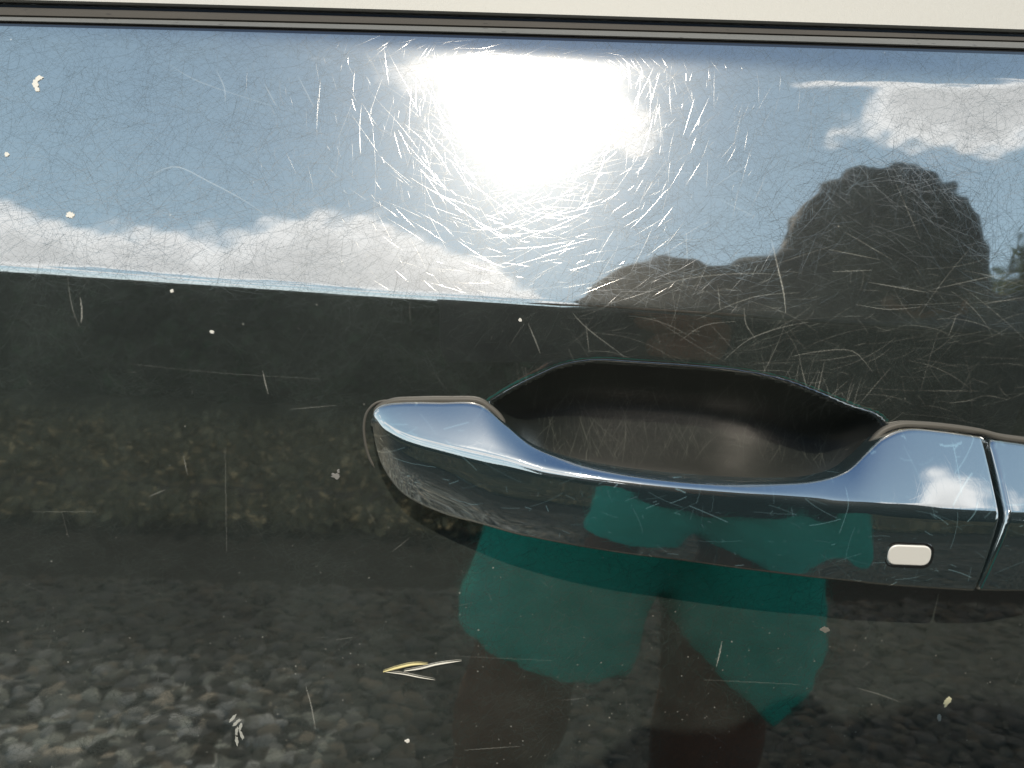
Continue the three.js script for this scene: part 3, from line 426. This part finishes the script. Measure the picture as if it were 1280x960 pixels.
{ // the phone it is taken with: just behind the lens, back towards the door
  const phone = new THREE.Group(); phone.name = 'phone'; phone.position.set(...cam(0.055, -0.01, 0.009)); phone.quaternion.copy(camera.quaternion); scene.add(phone);
  tag(phone, 'dark phone held sideways in the hand of the reflected person', 'phone');
  const sh = roundedRect(0.15, 0.072, 0.009), g = new THREE.ExtrudeGeometry(sh, { depth: 0.005, bevelEnabled: true, bevelThickness: 0.0012, bevelSize: 0.0012, bevelSegments: 3, curveSegments: 8 }); g.translate(0, 0, -0.0025);
  mesh('phone_body', g, std([0.012, 0.012, 0.014], 0.3), phone);
  const sc2 = new THREE.ExtrudeGeometry(roundedRect(0.146, 0.068, 0.007), { depth: 0.0006, bevelEnabled: false }); sc2.translate(0, 0, 0.0036); mesh('screen', sc2, std([0.01, 0.01, 0.012], 0.1), phone);
}

// ---------------------------------------------------------------- green beyond the drive
const leafGeo = (() => { const g = new THREE.BufferGeometry(); g.setAttribute('position', new THREE.Float32BufferAttribute([0, 0, 0, 0.5, 0.08, 0.3, 1, 0, 0, 0.5, 0.08, -0.3, 0.5, -0.02, 0], 3)); g.setIndex([0, 1, 4, 1, 2, 4, 2, 3, 4, 3, 0, 4]); g.computeVertexNormals(); return g; })();
function foliage(name, n, place, size, rgb, parent, seed) {
  const R = rng(seed), im = new THREE.InstancedMesh(leafGeo, matt([1, 1, 1], 0.95, { side: THREE.DoubleSide }), n), m = new THREE.Matrix4(), q = new THREE.Quaternion(), e = new THREE.Euler(), c = new THREE.Color();
  for (let i = 0; i < n; i++) { const p = place(R); e.set(R() * 6.3, R() * 6.3, R() * 6.3); const s = size * (0.6 + 0.8 * R()); m.compose(p, q.setFromEuler(e), V(s, s, s)); im.setMatrixAt(i, m); const b = 0.6 + 0.8 * R(); im.setColorAt(i, c.setRGB(rgb[0] * b, rgb[1] * b, rgb[2] * b)); }
  im.name = name; im.castShadow = im.receiveShadow = true; parent.add(im); im.userData.kind = 'stuff'; return im;
}
{
  const tree = new THREE.Group(); tree.name = 'olive_green_tree'; tree.position.set(5.6, 0, 4.9); scene.add(tree);
  tag(tree, 'olive green tree reflected beside the head of the person', 'tree');
  const trunk = mergeGeometries([new THREE.CylinderGeometry(0.09, 0.16, 3.2, 10).translate(0, 1.6, 0), new THREE.CylinderGeometry(0.03, 0.07, 1.7, 8).rotateZ(0.5).translate(-0.4, 3.6, 0), new THREE.CylinderGeometry(0.03, 0.07, 1.6, 8).rotateZ(-0.6).translate(0.45, 3.5, 0.1), new THREE.CylinderGeometry(0.03, 0.08, 1.6, 8).translate(0, 3.9, 0)]);
  mesh('trunk', trunk, matt([0.09, 0.07, 0.05], 0.95), tree);
  const C = [[0, 4.4, 0, 0.85], [-0.6, 4.0, 0.2, 0.7], [0.6, 4.1, -0.2, 0.75], [0.1, 3.5, 0.5, 0.8], [-0.1, 3.4, -0.6, 0.7], [-0.75, 3.3, -0.1, 0.6], [0.3, 4.8, 0.1, 0.6]];
  foliage('crown', 9000, (R) => { const [x, y, z, r] = C[Math.floor(R() * C.length)], a = R() * 6.28, t = Math.acos(2 * R() - 1), d = r * Math.cbrt(0.2 + 0.8 * R()); return V(x + d * Math.sin(t) * Math.cos(a), y + d * Math.cos(t) * 0.85, z + d * Math.sin(t) * Math.sin(a)); }, 0.13, [0.1, 0.11, 0.035], tree, 21);
  const hedge = new THREE.Group(); hedge.name = 'hedge'; hedge.position.set(0, 0, 4.5); scene.add(hedge);
  tag(hedge, 'long low dark green hedge behind the person and the strip of dry grass', 'hedge');
  const core = new THREE.BoxGeometry(28, 0.95, 0.9, 120, 8, 4).translate(0, 0.475, 0.5), cp = core.attributes.position;
  for (let i = 0; i < cp.count; i++) { const x = cp.getX(i), y = cp.getY(i), z = cp.getZ(i); cp.setXYZ(i, x, y * (1 + 0.12 * noise(x * 0.8, 1, 2)), z + 0.12 * noise(x * 3, y * 3, 7)); }
  core.computeVertexNormals(); mesh('branches', core, matt([0.01, 0.012, 0.008], 1), hedge);
  foliage('foliage', 26000, (R) => { const x = -14 + 28 * R(), y = 1.03 * R(), top = y > 0.9 ? R() : 0; return V(x, y * (1 + 0.14 * noise(x * 0.8, 1, 2)), 0.02 + 0.14 * noise(x * 3, y * 3, 7) + 0.12 * R() + top * 0.9); }, 0.1, [0.016, 0.027, 0.013], hedge, 22);
  const grass = foliage('grass', 60000, (R) => V(-9 + 18 * R(), 0.02 + 0.05 * R(), R() < 0.75 ? 2.85 + 1.05 * R() : 2.3 + 0.26 * R()), 0.045, [0.1, 0.086, 0.048], scene, 23);
  tag(grass, 'dry olive grass growing beyond the gravel', 'grass', null, 'stuff');
}

// ---------------------------------------------------------------- small things on the paint
{
  const straw = new THREE.Group(); straw.name = 'grass_blade'; straw.position.copy(onSkin(528, 835)); scene.add(straw);
  tag(straw, 'pale yellow dry grass blade with a forked tail stuck to the door under the handle', 'grass blade');
  const tube = (name, pts, r, m, taper = true) => { const c = new THREE.CatmullRomCurve3(pts.map(([x, y, l = 0.5]) => onSkin(x, y, l / 1000).sub(straw.position))), g = new THREE.TubeGeometry(c, 24, r, 7), p = g.attributes.position; if (taper) for (let i = 0; i < p.count; i++) { const u = Math.floor(i / 8) / 24, k = Math.max(0.12, Math.sin(Math.PI * clamp(u * 0.9 + 0.08)) ** 0.7), o = c.getPoint(u); p.setXYZ(i, lerp(o.x, p.getX(i), k), lerp(o.y, p.getY(i), k), lerp(o.z, p.getZ(i), k)); } g.computeVertexNormals(); return mesh(name, g, m, straw); };
  const pale = std([0.5, 0.45, 0.22], 0.6), white = std([0.5, 0.5, 0.46], 0.6);
  tube('blade', [[479, 840], [497, 835], [515, 831], [535, 830]], 0.00042, pale);
  tube('stalk', [[505, 839], [525, 836], [545, 831], [577, 826]], 0.00032, white);
  tube('stalk', [[481, 840], [505, 843], [525, 847], [544, 850]], 0.0002, white);
  const R = rng(404), spot = (name, px, py, w, h, turn, rgb, seed) => { // a thin irregular dried splash or chip, 0.25 mm thick
    const rr = rng(seed), s = new THREE.Shape(), n = 19, k = 0.24 / F; for (let i = 0; i < n; i++) { const a = i / n * 6.283, d = 0.6 + 0.7 * rr(), x = Math.cos(a) * w * k * d / 2, y = Math.sin(a) * h * k * d / 2, X = x * Math.cos(turn) - y * Math.sin(turn), Y = x * Math.sin(turn) + y * Math.cos(turn); i ? s.lineTo(X, Y) : s.moveTo(X, Y); }
    const g = new THREE.ExtrudeGeometry(s, { depth: 0.00012, bevelEnabled: true, bevelThickness: 0.0001, bevelSize: 0.00006, bevelSegments: 2 }), m = mesh(name, g, std(rgb, 0.7), door), p = onSkin(px, py); m.position.copy(p); m.lookAt(p.clone().add(skinNormal(p.x, p.y))); return m; };
  const W = [0.55, 0.55, 0.52], G = [0.3, 0.31, 0.29];
  spot('dried_splash', 45, 106, 7, 15, 0.2, W, 1); spot('dried_splash', 49, 98, 9, 6, 0.4, W, 2); spot('dried_splash', 47, 112, 7, 5, -0.6, W, 3);
  spot('dried_splash', 9, 193, 5, 6, 0, W, 4); spot('dried_splash', 88, 269, 9, 8, 0, W, 5); spot('dried_splash', 420, 595, 10, 8, 0, [0.16, 0.16, 0.155], 6); spot('dried_splash', 423, 589, 3, 5, 0.2, [0.16, 0.16, 0.155], 7);
  spot('paint_chip', 1184, 877, 9, 14, -0.5, [0.65, 0.62, 0.42], 8); spot('dried_splash', 1174, 897, 5, 9, 0.2, G, 9); spot('dried_splash', 509, 926, 5, 5, 0, W, 10);
  for (const [x, y, t, k] of [[291, 898, -0.6, 11], [296, 903, -0.8, 12], [301, 908, -0.3, 13], [296, 914, -0.2, 14], [302, 919, 0.3, 15], [296, 926, 0.1, 16]]) spot('dried_splash', x, y, 3.5, 13, t, G, k);
  spot('dried_splash', 1031, 787, 12, 8, 0, [0.12, 0.12, 0.11], 17); spot('dried_splash', 650, 400 + 0, 4, 4, 0, W, 18); spot('dried_splash', 215, 364, 4, 4, 0, W, 19); spot('dried_splash', 265, 415, 5, 4, 0, W, 20);
}
renderer.render(scene, camera);
